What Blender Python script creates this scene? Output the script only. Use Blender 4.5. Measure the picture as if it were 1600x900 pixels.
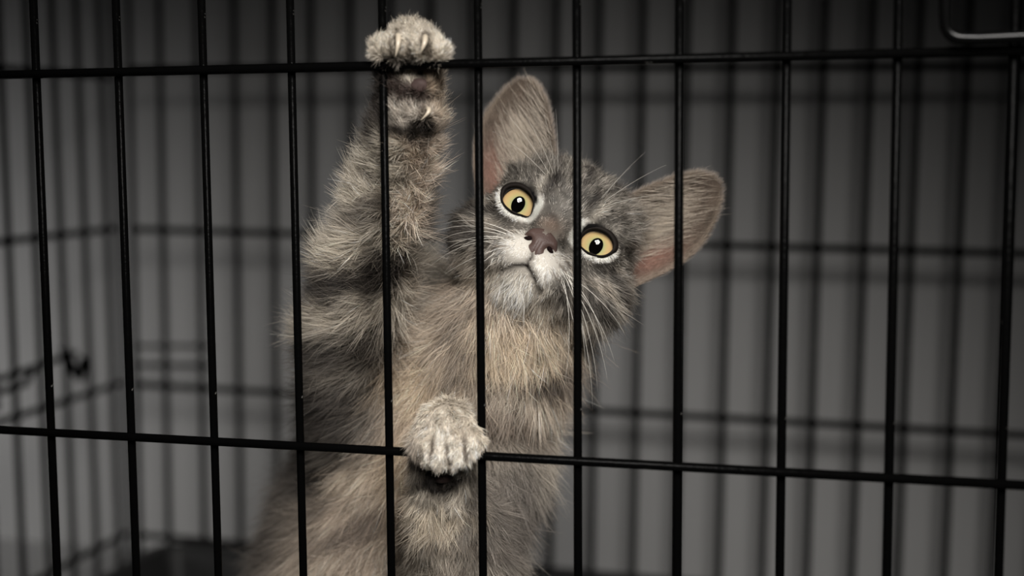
import bpy, bmesh, math, random
import numpy as np
from mathutils import Vector, Matrix

random.seed(7)
rng = np.random.default_rng(11)
V = np.array
scene = bpy.context.scene
COL = scene.collection
for o in list(bpy.data.objects):
    bpy.data.objects.remove(o)

# ---------------------------------------------------------------- camera
# working unit is the centimetre; everything is written to Blender in metres.
CM = 0.01
ZUP = 33.0                      # height of the upper front cross wire above the floor (cm)
FPX = 2153.0
CAM = V([25.06, -37.0, ZUP - 2.275])
RIGHT = V([0.96466, 0.26339, -0.0073])
DOWN = V([0.01993, -0.10056, -0.99473])
FWD = V([-0.26273, 0.95944, -0.10225])

cam_data = bpy.data.cameras.new('camera')
cam = bpy.data.objects.new('camera', cam_data)
COL.objects.link(cam)
cam_data.sensor_fit = 'HORIZONTAL'
cam_data.sensor_width = 36.0
cam_data.lens = 36.0 * FPX / 1600.0
m = Matrix(((RIGHT[0], -DOWN[0], -FWD[0], CAM[0] * CM),
            (RIGHT[1], -DOWN[1], -FWD[1], CAM[1] * CM),
            (RIGHT[2], -DOWN[2], -FWD[2], CAM[2] * CM),
            (0, 0, 0, 1)))
cam.matrix_world = m
cam_data.clip_start = 0.01
cam_data.dof.use_dof = True
cam_data.dof.focus_distance = 0.412
cam_data.dof.aperture_fstop = 6.7
scene.camera = cam


def at(px, py, y):
    """the point of the place on the plane Y = y (cm behind the front panel) seen at a pixel"""
    d = RIGHT * ((px - 800.0) / FPX) + DOWN * ((py - 450.0) / FPX) + FWD
    return CAM + d * ((y - CAM[1]) / d[1])


def pix(p):
    q = np.asarray(p, float) - CAM
    z = q @ FWD
    return 800 + FPX * (q @ RIGHT) / z, 450 + FPX * (q @ DOWN) / z, z


# ---------------------------------------------------------------- light
scene.view_settings.view_transform = 'Standard'
scene.view_settings.look = 'None'
scene.view_settings.gamma = 1.0
scene.view_settings.use_curve_mapping = False
scene.view_settings.exposure = 0.0

world = bpy.data.worlds.new('world')
scene.world = world
world.use_nodes = True
world.node_tree.nodes['Background'].inputs[0].default_value = (0.9, 0.95, 1.0, 1)
world.node_tree.nodes['Background'].inputs[1].default_value = 0.006


def area(name, loc, target, size, power, color=(1, 1, 1), spread=180, shape='DISK', size_y=None):
    l = bpy.data.lights.new(name, 'AREA')
    l.shape = shape
    l.size = size
    if size_y:
        l.size_y = size_y
    l.energy = power
    l.color = color
    l.spread = math.radians(spread)
    o = bpy.data.objects.new(name, l)
    COL.objects.link(o)
    loc = Vector(loc)
    o.location = loc
    o.rotation_euler = (Vector(target) - loc).to_track_quat('-Z', 'Y').to_euler()
    return o


def spot(name, loc, target, angle, blend, radius, power, color=(1, 1, 1)):
    l = bpy.data.lights.new(name, 'SPOT')
    l.spot_size = math.radians(angle)
    l.spot_blend = blend
    l.shadow_soft_size = radius
    l.energy = power
    l.color = color
    o = bpy.data.objects.new(name, l)
    COL.objects.link(o)
    loc = Vector(loc)
    o.location = loc
    o.rotation_euler = (Vector(target) - loc).to_track_quat('-Z', 'Y').to_euler()
    return o


HEADP = at(830, 430, 3) * CM
spot('key_lamp', (0.34, -0.43, 0.58), tuple(at(800, 720, 4) * CM), 57, 1.0, 0.13, 33.5, (1.0, 0.97, 0.93))
area('side_lamp', (-0.64, 0.14, 0.24), (-0.48, 0.555, 0.11), 0.2, 0.27, (1, 0.99, 0.98), 85)


# ---------------------------------------------------------------- helpers
def npn(p, s, seed=0):
    """smooth pseudo noise in about -1..1, p (N,3) in cm, s = feature size"""
    r = np.random.default_rng(seed + 1000)
    out = np.zeros(len(p))
    q = p * (2 * math.pi / s)
    n = 7
    for i in range(n):
        d = r.normal(size=3)
        d /= np.linalg.norm(d)
        out += np.sin(q @ d * r.uniform(0.55, 1.45) + r.uniform(0, 6.28) + 1.3 * np.sin(q @ r.normal(size=3) * 0.35 + r.uniform(0, 6.28)))
    return out / math.sqrt(n * 0.5) * 0.6


def sstep(a, b, x):
    t = np.clip((x - a) / (b - a), 0, 1)
    return t * t * (3 - 2 * t)


def nrm(v):
    v = np.asarray(v, float)
    return v / (np.linalg.norm(v, axis=-1, keepdims=True) + 1e-9)


def material(name, base=(0.5, 0.5, 0.5), rough=0.5, spec=0.5, metallic=0.0):
    mt = bpy.data.materials.new(name)
    mt.use_nodes = True
    b = mt.node_tree.nodes['Principled BSDF']
    b.inputs['Base Color'].default_value = (*base, 1)
    b.inputs['Roughness'].default_value = rough
    b.inputs['Specular IOR Level'].default_value = spec
    b.inputs['Metallic'].default_value = metallic
    return mt


def link(o, parent=None):
    COL.objects.link(o)
    if parent is not None:
        o.parent = parent
    return o


def mesh_obj(name, verts, faces, mat, parent=None, smooth=True):
    me = bpy.data.meshes.new(name)
    me.from_pydata([tuple(float(c) * CM for c in v) for v in verts], [], [tuple(int(i) for i in f) for f in faces])
    me.update()
    if smooth:
        me.polygons.foreach_set('use_smooth', [True] * len(me.polygons))
    if mat:
        me.materials.append(mat)
    return link(bpy.data.objects.new(name, me), parent)


def empty(name, loc=(0, 0, 0), parent=None):
    o = bpy.data.objects.new(name, None)
    o.empty_display_size = 0.02
    link(o, parent)
    o.location = [c * CM for c in loc]
    return o


def tube_geo(pts, rad, sides=8, cap=True):
    pts = np.asarray(pts, float)
    n = len(pts)
    rad = np.full(n, rad) if np.isscalar(rad) else np.asarray(rad, float)
    t = np.gradient(pts, axis=0)
    t = nrm(t)
    up = V([0, 0, 1.0]) if abs(t[0][2]) < 0.8 else V([1.0, 0, 0])
    a = nrm(np.cross(t[0], up))
    verts, faces = [], []
    for i in range(n):
        a = nrm(a - t[i] * (a @ t[i]))
        b = np.cross(t[i], a)
        for k in range(sides):
            th = 2 * math.pi * k / sides
            verts.append(pts[i] + rad[i] * (math.cos(th) * a + math.sin(th) * b))
    for i in range(n - 1):
        for k in range(sides):
            k2 = (k + 1) % sides
            faces.append((i * sides + k, i * sides + k2, (i + 1) * sides + k2, (i + 1) * sides + k))
    if cap:
        faces.append(tuple(range(sides))[::-1])
        faces.append(tuple((n - 1) * sides + k for k in range(sides)))
    return verts, faces


def join_geo(*gs):
    v, f = [], []
    for gv, gf in gs:
        o = len(v)
        v += list(gv)
        f += [tuple(i + o for i in q) for q in gf]
    return v, f


def box_geo(lo, hi):
    x0, y0, z0 = lo
    x1, y1, z1 = hi
    v = [(x0, y0, z0), (x1, y0, z0), (x1, y1, z0), (x0, y1, z0), (x0, y0, z1), (x1, y0, z1), (x1, y1, z1), (x0, y1, z1)]
    f = [(0, 3, 2, 1), (4, 5, 6, 7), (0, 1, 5, 4), (1, 2, 6, 5), (2, 3, 7, 6), (3, 0, 4, 7)]
    return v, f


def tag(o, label=None, cat=None, group=None, kind=None):
    if label: o['label'] = label
    if cat: o['category'] = cat
    if group: o['group'] = group
    if kind: o['kind'] = kind
    return o


# ---------------------------------------------------------------- materials of the place
def mat_wall():
    mt = material('grey_wall_paint', (0.3, 0.3, 0.3), 0.9, 0.2)
    nt = mt.node_tree
    b = nt.nodes['Principled BSDF']
    n = nt.nodes.new('ShaderNodeTexNoise')
    n.inputs['Scale'].default_value = 3.0
    n.inputs['Detail'].default_value = 4
    r = nt.nodes.new('ShaderNodeValToRGB')
    r.color_ramp.elements[0].color = (0.285, 0.283, 0.281, 1)
    r.color_ramp.elements[1].color = (0.325, 0.323, 0.321, 1)
    tc = nt.nodes.new('ShaderNodeTexCoord')
    nt.links.new(tc.outputs['Object'], n.inputs['Vector'])
    nt.links.new(n.outputs['Fac'], r.inputs['Fac'])
    nt.links.new(r.outputs['Color'], b.inputs['Base Color'])
    return mt


def mat_wire():
    mt = material('black_coated_wire', (0.0012, 0.0012, 0.0012), 0.25, 0.018)
    nt = mt.node_tree
    b = nt.nodes['Principled BSDF']
    tc = nt.nodes.new('ShaderNodeTexCoord')
    n = nt.nodes.new('ShaderNodeTexNoise')
    n.inputs['Scale'].default_value = 260
    n.inputs['Detail'].default_value = 3
    r = nt.nodes.new('ShaderNodeValToRGB')
    r.color_ramp.elements[0].position = 0.715
    r.color_ramp.elements[0].color = (0.0012, 0.0012, 0.0012, 1)
    r.color_ramp.elements[1].position = 0.78
    r.color_ramp.elements[1].color = (0.30, 0.29, 0.27, 1)
    nt.links.new(tc.outputs['Object'], n.inputs['Vector'])
    nt.links.new(n.outputs['Fac'], r.inputs['Fac'])
    nt.links.new(r.outputs['Color'], b.inputs['Base Color'])
    n2 = nt.nodes.new('ShaderNodeTexNoise')
    n2.inputs['Scale'].default_value = 500
    bp = nt.nodes.new('ShaderNodeBump')
    bp.inputs['Strength'].default_value = 0.25
    bp.inputs['Distance'].default_value = 0.0006
    nt.links.new(tc.outputs['Object'], n2.inputs['Vector'])
    nt.links.new(n2.outputs['Fac'], bp.inputs['Height'])
    nt.links.new(bp.outputs['Normal'], b.inputs['Normal'])
    return mt


WALL = mat_wall()
WIRE = mat_wire()
TRAY = material('black_plastic', (0.018, 0.018, 0.018), 0.55, 0.4)
FLOOR = material('dark_floor', (0.06, 0.058, 0.055), 0.6, 0.3)

# ---------------------------------------------------------------- the setting
v, f = box_geo((-200, 55.5, -3), (240, 58, 220))
tag(mesh_obj('wall_back', v, f, WALL, smooth=False), kind='structure')
v, f = box_geo((-200, -160, -4), (240, 55.5, -0.02))
tag(mesh_obj('floor', v, f, WALL, smooth=False), kind='structure')

# ---------------------------------------------------------------- the wire cage
WR = 0.125
PITCH = 2.8
TOPZ = ZUP + 11.0
BOTZ = 0.6
cage = empty('wire_cage', (10, 25, 0))
tag(cage, 'black wire pet cage holding the grey kitten', 'cage')
CAGE0 = V([10.0, 25.0, 0.0])


def part(name, geo, mat, parent, origin=None, parent_origin=None):
    """a mesh placed in cage space; origin is its own origin in cm"""
    v, f = geo
    origin = V([0, 0, 0]) if origin is None else origin
    o = mesh_obj(name, [V(q) - origin for q in v], f, mat, parent)
    po = V([0, 0, 0]) if parent_origin is None else parent_origin
    o.location = [c * CM for c in (origin - po)]
    return o


def wire_panel(name, corner, U, W, width, height, vert_offsets, row_heights, inward, row_side, WR=0.125):
    """a cage panel: thick rim wire, one child per wire. corner = lower start; U along, W up (cm)"""
    corner = V(corner)
    U = nrm(V(U)); W = nrm(V(W))
    rr = 0.5
    rim = []
    for (a, b, s0) in ((0, 0, 2), (width, 0, 3), (width, height, 0), (0, height, 1)):
        cx = a + (rr if a == 0 else -rr)
        cy = b + (rr if b == 0 else -rr)
        for k in range(5):
            th = math.radians(90 * s0 + 22.5 * k)
            rim.append(corner + U * (cx + rr * math.cos(th)) + W * (cy + rr * math.sin(th)))
    rim.append(rim[0]); rim.append(rim[1])
    fr = part(name, tube_geo(rim, 0.2, 8, False), WIRE, cage, corner, CAGE0)
    n = nrm(V(inward))
    side = n * (-2 * WR * 0.92) * row_side
    # wires share mesh data
    src = None
    for x in vert_offsets:
        if src is None:
            g = tube_geo([W * 0.0, W * height * 0.5, W * height], WR, 8)
            o = mesh_obj('vertical_wire', g[0], g[1], WIRE, fr)
            src = o.data
        else:
            o = link(bpy.data.objects.new('vertical_wire', src), fr)
        o.location = [c * CM for c in U * x]
    src = None
    for z in row_heights:
        if src is None:
            g = tube_geo([U * 0.0, U * width * 0.5, U * width], WR * 1.05, 8)
            o = mesh_obj('horizontal_wire', g[0], g[1], WIRE, fr)
            src = o.data
        else:
            o = link(bpy.data.objects.new('horizontal_wire', src), fr)
        o.location = [c * CM for c in W * z + side]
    return fr


# front panel: Y = 0, upper visible row at ZUP, wires every PITCH from X = 0
nL, nR = -9, 14
fx0 = nL * PITCH - 1.4
front = wire_panel('front_panel', (fx0, 0, BOTZ), (1, 0, 0), (0, 0, 1), (nR - nL) * PITCH + 2.8, TOPZ - BOTZ,
                   [(k * PITCH) - fx0 for k in range(nL, nR + 1)],
                   [ZUP - 22 - BOTZ, ZUP - 11 - BOTZ, ZUP - BOTZ], (0, 1, 0), 1)

# rear panel
RO = V([-23.95, 49.56, ZUP - 7.904])
RU = nrm(V([0.99957, 0.02364, -0.01753]))
RV = nrm(V([0.01762, -0.00366, 0.99984]))
rb0 = RO - RU * 2.3 - RV * (RO[2] - BOTZ)
rear = wire_panel('rear_panel', rb0, RU, RV, 2.3 + 23 * PITCH, TOPZ - BOTZ,
                  [2.3 + PITCH * k for k in range(0, 23)],
                  [RO[2] - BOTZ - 22.0, RO[2] - BOTZ - 11.04, RO[2] - BOTZ, RO[2] - BOTZ + 11.1], (0, -1, 0), -1, 0.22)
rear['label'] = 'rear grid of the cage, out of focus'

# left side panel, from the rear left corner to the front left corner
lf = V([fx0 - 0.3, 0.2, BOTZ])
lr = rb0 + V([-0.5, -0.4, 0])
LU = nrm(lf - lr)
LW = np.linalg.norm(lf - lr)
rows_l = [RO[2] - BOTZ - 22.0, RO[2] - BOTZ - 11.04, RO[2] - BOTZ, RO[2] - BOTZ + 10.6]
left = wire_panel('side_panel', lr, LU, (0, 0, 1), LW, TOPZ - BOTZ, [1.6 + PITCH * k for k in range(int((LW - 1) / PITCH))], rows_l, (1, 0.3, 0), 1, 0.22)
rf = V([fx0 + (nR - nL) * PITCH + 3.1, 0.2, BOTZ])
rr_ = rb0 + RU * (2.3 + 23 * PITCH) + V([0.5, -0.4, 0])
RWU = nrm(rr_ - rf)
rw = np.linalg.norm(rr_ - rf)
wire_panel('side_panel', rf, RWU, (0, 0, 1), rw, TOPZ - BOTZ, [1.6 + PITCH * k for k in range(int((rw - 1) / PITCH))], rows_l, (-1, 0, 0), 1, 0.22)

# wire loop of the door bolt on the front panel, upper right
lp = [at(1477, y, -0.55) for y in (-150, -60, 0, 22)]
c0 = at(1503, 32, -0.55)
for k in range(1, 7):
    th = math.radians(180 + 15 * k)
    q = at(1503 + 26 * math.cos(th), 36 - 24 * math.sin(th), -0.55)
    lp.append(q)
lp += [at(1530, 60.5, -0.55), at(1600, 57, -0.55), at(1720, 52, -0.55)]
LOOP = material('glossy_black_steel', (0.002, 0.002, 0.002), 0.16, 0.12)
part('door_bolt_loop', tube_geo(lp, 0.165, 10), LOOP, front, lp[0], V([fx0, 0, BOTZ]))

# latch hardware on the side panel and on the rear panel, far out of focus
def on_left(px, py):
    d = RIGHT * ((px - 800.0) / FPX) + DOWN * ((py - 450.0) / FPX) + FWD
    n = nrm(np.cross(LU, V([0, 0, 1.0])))
    return CAM + d * ((lr - CAM) @ n) / (d @ n)


def on_rear(px, py):
    d = RIGHT * ((px - 800.0) / FPX) + DOWN * ((py - 450.0) / FPX) + FWD
    n = nrm(np.cross(RU, RV))
    return CAM + d * ((rb0 - CAM) @ n) / (d @ n)


lat = join_geo(tube_geo([on_left(-90, 608), on_left(0, 592), on_left(95, 560), on_left(118, 552)], 0.22, 8),
               tube_geo([on_left(-90, 628), on_left(0, 612), on_left(40, 600), on_left(52, 575)], 0.22, 8),
               tube_geo([on_left(100, 545), on_left(112, 575), on_left(124, 590), on_left(132, 560)], 0.34, 8),
               tube_geo([on_left(-20, 560), on_left(-10, 640)], 0.4, 8))
part('bolt_latch', lat, WIRE, left, lr, lr)
lat2 = join_geo(tube_geo([on_rear(208, 541), on_rear(330, 541)], 0.14, 8), tube_geo([on_rear(208, 570), on_rear(330, 572)], 0.16, 8))
part('door_hinge_wire', lat2, WIRE, rear, rb0, rb0)

# ---------------------------------------------------------------- tray
tx0, tx1, ty0, ty1 = -23.5, 36.5, 1.2, 47.6
RIMZ = 3.3


def tray_geo():
    rings = []
    spec = [((0.0), 0.35), (0.0, RIMZ), (-0.0, RIMZ + 0.1), (0.9, RIMZ + 0.1), (0.9, RIMZ - 0.15), (1.5, 0.9), (2.0, 0.7)]
    for inset, z in spec:
        ring = []
        r = max(0.4, 2.2 - inset)
        for (cx, cy, s) in ((tx0 + inset + r, ty0 + inset + r, 2), (tx1 - inset - r, ty0 + inset + r, 3), (tx1 - inset - r, ty1 - inset - r, 0), (tx0 + inset + r, ty1 - inset - r, 1)):
            for k in range(6):
                th = math.radians(90 * s + 18 * k)
                ring.append((cx + r * math.cos(th), cy + r * math.sin(th), z))
        rings.append(ring)
    n = len(rings[0])
    v = [p for r in rings for p in r]
    f = []
    for i in range(len(rings) - 1):
        for k in range(n):
            k2 = (k + 1) % n
            f.append((i * n + k, i * n + k2, (i + 1) * n + k2, (i + 1) * n + k))
    f.append(tuple((len(rings) - 1) * n + k for k in range(n)))
    f.append(tuple(range(n))[::-1])
    return v, f


v, f = tray_geo()
tray = mesh_obj('plastic_tray', [V(q) - V([6, 24, 0.35]) for q in v], f, TRAY, smooth=False)
tray.location = (0.06, 0.24, 0.0035)
tag(tray, 'black plastic tray with a raised rim at the bottom of the cage', 'tray')

# ================================================================ the kitten
# ---- head frame: canonical head axes x = viewer's right, y = back, z = up (eye spacing 3)
EYEMID = at(870.5, 346, 3.3)
cvec = nrm(CAM - EYEMID)
r0 = nrm(RIGHT - cvec * (RIGHT @ cvec))
u0 = np.cross(cvec, r0)
u0 = u0 if u0[2] > 0 else -u0
roll, pitch, yaw = math.radians(28.2), math.radians(15), math.radians(7)
rx = math.cos(roll) * r0 - math.sin(roll) * u0
ux = math.sin(roll) * r0 + math.cos(roll) * u0
c1 = math.cos(yaw) * cvec - math.sin(yaw) * rx        # yaw to the viewer's left
rx = math.cos(yaw) * rx + math.sin(yaw) * cvec
fw = math.cos(pitch) * c1 + math.sin(pitch) * ux
up = math.cos(pitch) * ux - math.sin(pitch) * c1
depth_eye = (EYEMID - CAM) @ FWD
HS = 140.0 / (FPX / depth_eye) / 3.0 / math.cos(yaw)
HM = np.stack([rx, -fw, up], 1) * HS                  # canonical -> world
HI = np.linalg.inv(HM)
EYE_C = V([0, -1.95, 0.0])


def H(p):
    return EYEMID + (np.asarray(p, float) - EYE_C) @ HM.T


def toH(p):
    return (p - EYEMID) @ HI.T + EYE_C


# ---- signed distance model -------------------------------------------------
# prim: (kind, a, b, ra, rb, blend, hair length, lift, flow, group)
PR = []


def cap(a, b, ra, rb, k=0.5, hl=0.9, lift=0.5, flow=None, col=(0.4, 0.34, 0.28), g='body'):
    a = V(a); b = V(b)
    fl = nrm(b - a) if flow is None else nrm(V(flow))
    PR.append(dict(t='c', a=a, b=b, ra=ra, rb=rb, k=k, hl=hl, lift=lift, flow=fl, col=V(col), g=g))


def ell(c, r, k=0.5, hl=0.9, lift=0.5, flow=(0, 0, -1), col=(0.4, 0.34, 0.28), R=None, g='body'):
    PR.append(dict(t='e', a=V(c), r=V(r, dtype=float), R=np.eye(3) if R is None else R, k=k, hl=hl, lift=lift, flow=nrm(V(flow, dtype=float)), col=V(col), g=g))


def dist(pr, p):
    if pr['t'] == 'c':
        ab = pr['b'] - pr['a']
        h = np.clip((p - pr['a']) @ ab / (ab @ ab), 0, 1)
        d = p - pr['a'] - h[:, None] * ab
        return np.sqrt((d * d).sum(1)) - (pr['ra'] + (pr['rb'] - pr['ra']) * h)
    q = (p - pr['a']) @ pr['R']
    k0 = np.sqrt(((q / pr['r']) ** 2).sum(1))
    k1 = np.sqrt(((q / pr['r'] ** 2) ** 2).sum(1))
    return k0 * (k0 - 1) / (k1 + 1e-6)


def smin(a, b, k):
    h = np.clip(0.5 + 0.5 * (b - a) / k, 0, 1)
    return b + (a - b) * h - k * h * (1 - h)


HR = HM / HS
GREY = (0.20, 0.185, 0.165)
DARK = (0.075, 0.066, 0.06)
BEIGE = (0.51, 0.42, 0.335)
CREAM = (0.62, 0.54, 0.44)
LIGHT = (0.46, 0.41, 0.34)


def hcap(a, b, ra, rb, k=0.4, hl=0.45, lift=0.35, flow=None):
    cap(H(a), H(b), ra * HS, rb * HS, k * HS, hl, lift, (0, 0, -1) if flow is None else flow, GREY, 'head')


def hell(c, r, k=0.4, hl=0.45, lift=0.35):
    ell(H(c), V(r) * HS, k * HS, hl, lift, (0, 0, -1), GREY, HR, 'head')


# head
hell((0, 0.5, 0.40), (2.65, 2.75, 2.42))
hell((1.95, -0.05, -1.15), (1.25, 1.5, 1.35), 0.7, 0.6)
hell((-1.95, -0.05, -1.15), (1.25, 1.5, 1.35), 0.7, 0.6)
hcap((0, -1.55, 0.75), (0, -2.62, -0.95), 0.85, 0.46, 0.5)
hell((0.60, -2.38, -1.74), (0.84, 0.78, 0.74), 0.22)
hell((-0.60, -2.38, -1.74), (0.84, 0.78, 0.74), 0.22)
hell((0, -1.92, -2.56), (0.64, 0.68, 0.44), 0.5, 0.55)
hcap((0, -0.9, -1.5), (0, -2.0, -1.75), 1.45, 0.85, 0.6)
hell((0, 0.3, -1.5), (2.0, 2.0, 1.5), 0.8, 0.7)
for s_ in (-1, 1):
    hell((0.85 * s_, -1.45, -1.95), (0.78, 0.85, 0.62), 0.5, 0.5)
# brow ridges
hcap((0.75, -1.75, 0.85), (2.0, -1.15, 0.95), 0.42, 0.4, 0.5)
hcap((-0.75, -1.75, 0.85), (-2.0, -1.15, 0.95), 0.42, 0.4, 0.5)
# lids over the eyeballs
for s_ in (-1, 1):
    hell((1.5 * s_, -1.32, 0.0), (0.875, 0.875, 0.875), 0.28)
NHEAD = len(PR)

# neck and torso
cap(H((0, -0.55, -2.2)), at(778, 555, 4.9), 1.35 * HS, 1.7, 0.7, 1.0, 0.45, (0.0, -0.25, -1), (0.52, 0.43, 0.34))
dn = (0, -0.1, -1)
cap(H((0, 1.0, -1.0)), at(770, 560, 6.2), 1.9, 2.1, 0.9, 1.1, 0.45, (0.05, -0.25, -1), BEIGE)
cap(at(775, 560, 6.2), at(718, 640, 7.0), 1.9, 2.3, 0.6, 1.1, 0.4, (-0.1, -0.2, -1), BEIGE)
cap(at(700, 650, 6.8), at(625, 870, 7.6), 2.35, 2.75, 0.9, 1.2, 0.35, (-0.35, -0.15, -1), BEIGE)
cap(at(590, 850, 8.6), at(560, 1120, 10.5), 2.9, 3.8, 0.9, 1.3, 0.4, (-0.5, -0.1, -1), (0.44, 0.37, 0.30))
# back line behind (dark grey side seen left of the belly)
cap(at(610, 620, 9.0), at(530, 900, 11.0), 1.8, 2.7, 0.9, 1.3, 0.5, (-0.7, 0.0, -0.8), GREY)
# haunches, hind legs and tail reach the tray below the frame
B0 = at(560, 1120, 10.5)
for s in (-1, 1):
    hip = B0 + V([2.6 * s, 1.0, -1.0])
    knee = V([hip[0] + 0.8 * s, 7.2, 6.2])
    hock = V([hip[0] + 0.5 * s, 12.0, 3.6])
    toe = V([hip[0] + 0.7 * s, 7.6, 1.75])
    cap(hip, knee, 2.6, 1.6, 0.8, 1.1, 0.4, None, GREY)
    cap(knee, hock, 1.4, 0.9, 0.5, 0.9, 0.4, None, GREY)
    cap(hock, toe, 0.8, 0.75, 0.4, 0.5, 0.4, None, LIGHT)
tl = [B0 + V([0, 3.6, -3.5]), V([B0[0] - 1, 18.5, 4.2]), V([B0[0] - 5, 22, 2.0]), V([B0[0] - 10, 22.5, 1.9])]
for i in range(3):
    cap(tl[i], tl[i + 1], 1.0 - 0.15 * i, 0.85 - 0.15 * i, 0.5, 0.9, 0.4, None, GREY)

# raised foreleg (viewer's left)
cap(at(650, 660, 7.4), at(578, 610, 6.0), 1.7, 1.45, 0.6, 1.2, 0.55, (-0.75, -0.2, -0.35), GREY)
cap(at(576, 650, 6.6), at(560, 520, 4.7), 1.35, 1.20, 0.5, 1.2, 0.6, (-0.9, -0.2, 0.1), GREY)
cap(at(562, 530, 4.6), at(576, 420, 3.4), 1.2, 1.02, 0.6, 1.1, 0.6, (-0.8, -0.3, 0.35), LIGHT)
cap(at(576, 420, 3.4), at(610, 300, 2.2), 1.0, 0.90, 0.5, 0.9, 0.55, (-0.6, -0.3, 0.6), LIGHT)
cap(at(610, 300, 2.2), at(636, 190, 1.25), 0.90, 0.84, 0.4, 0.65, 0.5, (-0.35, -0.3, 0.8), LIGHT)
cap(at(636, 190, 1.25), at(641, 118, 0.95), 0.82, 0.80, 0.35, 0.45, 0.5, (-0.2, -0.3, 0.9), (0.30, 0.26, 0.22))
# far shoulder between foreleg and neck
cap(at(645, 450, 9.0), at(650, 600, 8.6), 1.1, 1.6, 0.5, 1.0, 0.4, (0.1, -0.2, -1), LIGHT)
# raised paw hooked over the upper cross wire
cap(at(641, 118, 0.95), at(640, 72, 0.72), 0.80, 0.72, 0.25, 0.32, 0.6, (0, -0.6, 0.7), LIGHT)
TOE1 = [(600, 76, -0.28, 0.36), (624, 70, -0.42, 0.41), (657, 69, -0.42, 0.42), (680, 78, -0.22, 0.34)]
for (x, y, d, r) in TOE1:
    cap(at(x * 0.6 + 640 * 0.4, y - 4, 0.7), at(x, y, d), r * 1.0, r, 0.05, 0.22, 0.6, (0, -0.3, 0.6), LIGHT, 'paw')
ell(at(655, 132, 0.28), (0.34, 0.26, 0.3), 0.2, 0.2, 0.5, (0, 0, 1), DARK, None, 'pad')
ell(at(664, 176, 0.55), (0.26, 0.3, 0.26), 0.2, 0.3, 0.5, (0, 0, 1), LIGHT, None, 'paw')

# lower foreleg (viewer's right)
cap(at(768, 615, 7.0), at(762, 720, 5.8), 1.65, 1.55, 0.9, 1.1, 0.45, (0.35, -0.2, -0.9), LIGHT)
cap(at(762, 720, 5.8), at(728, 890, 4.6), 1.5, 1.25, 0.7, 1.0, 0.5, (0.45, -0.2, -0.8), LIGHT)
cap(at(735, 900, 4.2), at(700, 790, 2.1), 1.30, 1.0, 0.5, 0.8, 0.45, (0.1, -0.3, -0.9), LIGHT)
cap(at(700, 790, 2.1), at(693, 700, 0.85), 0.92, 0.78, 0.35, 0.5, 0.45, (0.0, -0.3, -0.9), LIGHT)
cap(at(693, 705, 0.85), at(697, 668, 0.18), 0.80, 0.80, 0.3, 0.34, 0.5, (0, -0.5, -0.8), CREAM)
TOE2 = [(662, 694, -0.35, 0.36), (686, 708, -0.55, 0.40), (715, 706, -0.55, 0.40), (736, 690, -0.32, 0.36)]
for (x, y, d, r) in TOE2:
    cap(at(x * 0.6 + 697 * 0.4, y - 30, 0.05), at(x, y, d), r * 1.0, r, 0.05, 0.22, 0.5, (0, -0.4, -0.9), CREAM, 'paw')
ell(at(688, 742, 0.35), (0.36, 0.3, 0.28), 0.2, 0.15, 0.5, (0, 0, -1), DARK, None, 'pad')

# eyeballs
EYES = []
for s in (-1, 1):
    EYES.append(V([1.5 * s, -1.32, 0.0]))
EYER = 0.80


def eye_polar(h, s):
    """radius relative to the eye opening (1 = lid margin) and angle, in the face plane"""
    dx = (h[:, 0] - 1.5 * s) * s          # + = lateral
    dz = h[:, 2]
    th = np.arctan2(dz, dx)
    return np.hypot(dx, dz) / lid(th), th


def lid(th):
    """lid margin radius; th = 0 lateral, pi/2 up; pointed inner corner low on the nose side"""
    r = 0.505 + 0.06 * np.cos(2 * (th - 0.15))
    d = np.abs((th - (-2.70) + math.pi) % (2 * math.pi) - math.pi)
    r = r + 0.11 * np.exp(-(d / 0.28) ** 2)
    d2 = np.abs((th - 0.30 + math.pi) % (2 * math.pi) - math.pi)
    return r + 0.03 * np.exp(-(d2 / 0.35) ** 2)


def mouth_line(ax):
    return -2.02 - 0.62 * np.minimum(ax, 0.72) + 0.5 * np.maximum(ax - 0.72, 0)


def sdf(p):
    d = None
    for i, pr in enumerate(PR):
        di = dist(pr, p)
        d = di if d is None else smin(d, di, max(pr['k'], 0.05))
    hp = (p - EYEMID) @ HI.T + EYE_C
    # eye openings
    for s_, e in zip((-1, 1), EYES):
        q, th = eye_polar(hp, s_)
        cut = np.maximum((q - 1.03) * 0.5 * HS, (hp[:, 1] - (e[1] - 0.15)) * HS)
        cut = np.where(hp[:, 0] * s_ > 0, cut, 1.0)
        d = np.maximum(d, -cut)
    # mouth: a cleft under the nose and a lip line falling to each side
    x, y, z = hp[:, 0], hp[:, 1], hp[:, 2]
    dm = np.abs(z - mouth_line(np.abs(x))) * HS - 0.02
    m = np.where((np.abs(x) < 0.72) & (y < -1.5), dm, 1.0)
    m = np.maximum(m, -(d + 0.09))
    dc = np.maximum(np.abs(x) * HS - 0.03, -(d + 0.12))
    dc = np.where((z < -1.6) & (z > -2.08) & (y < -2.2), dc, 1.0)
    d = np.maximum(d, -np.minimum(m, dc))
    return d


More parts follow.
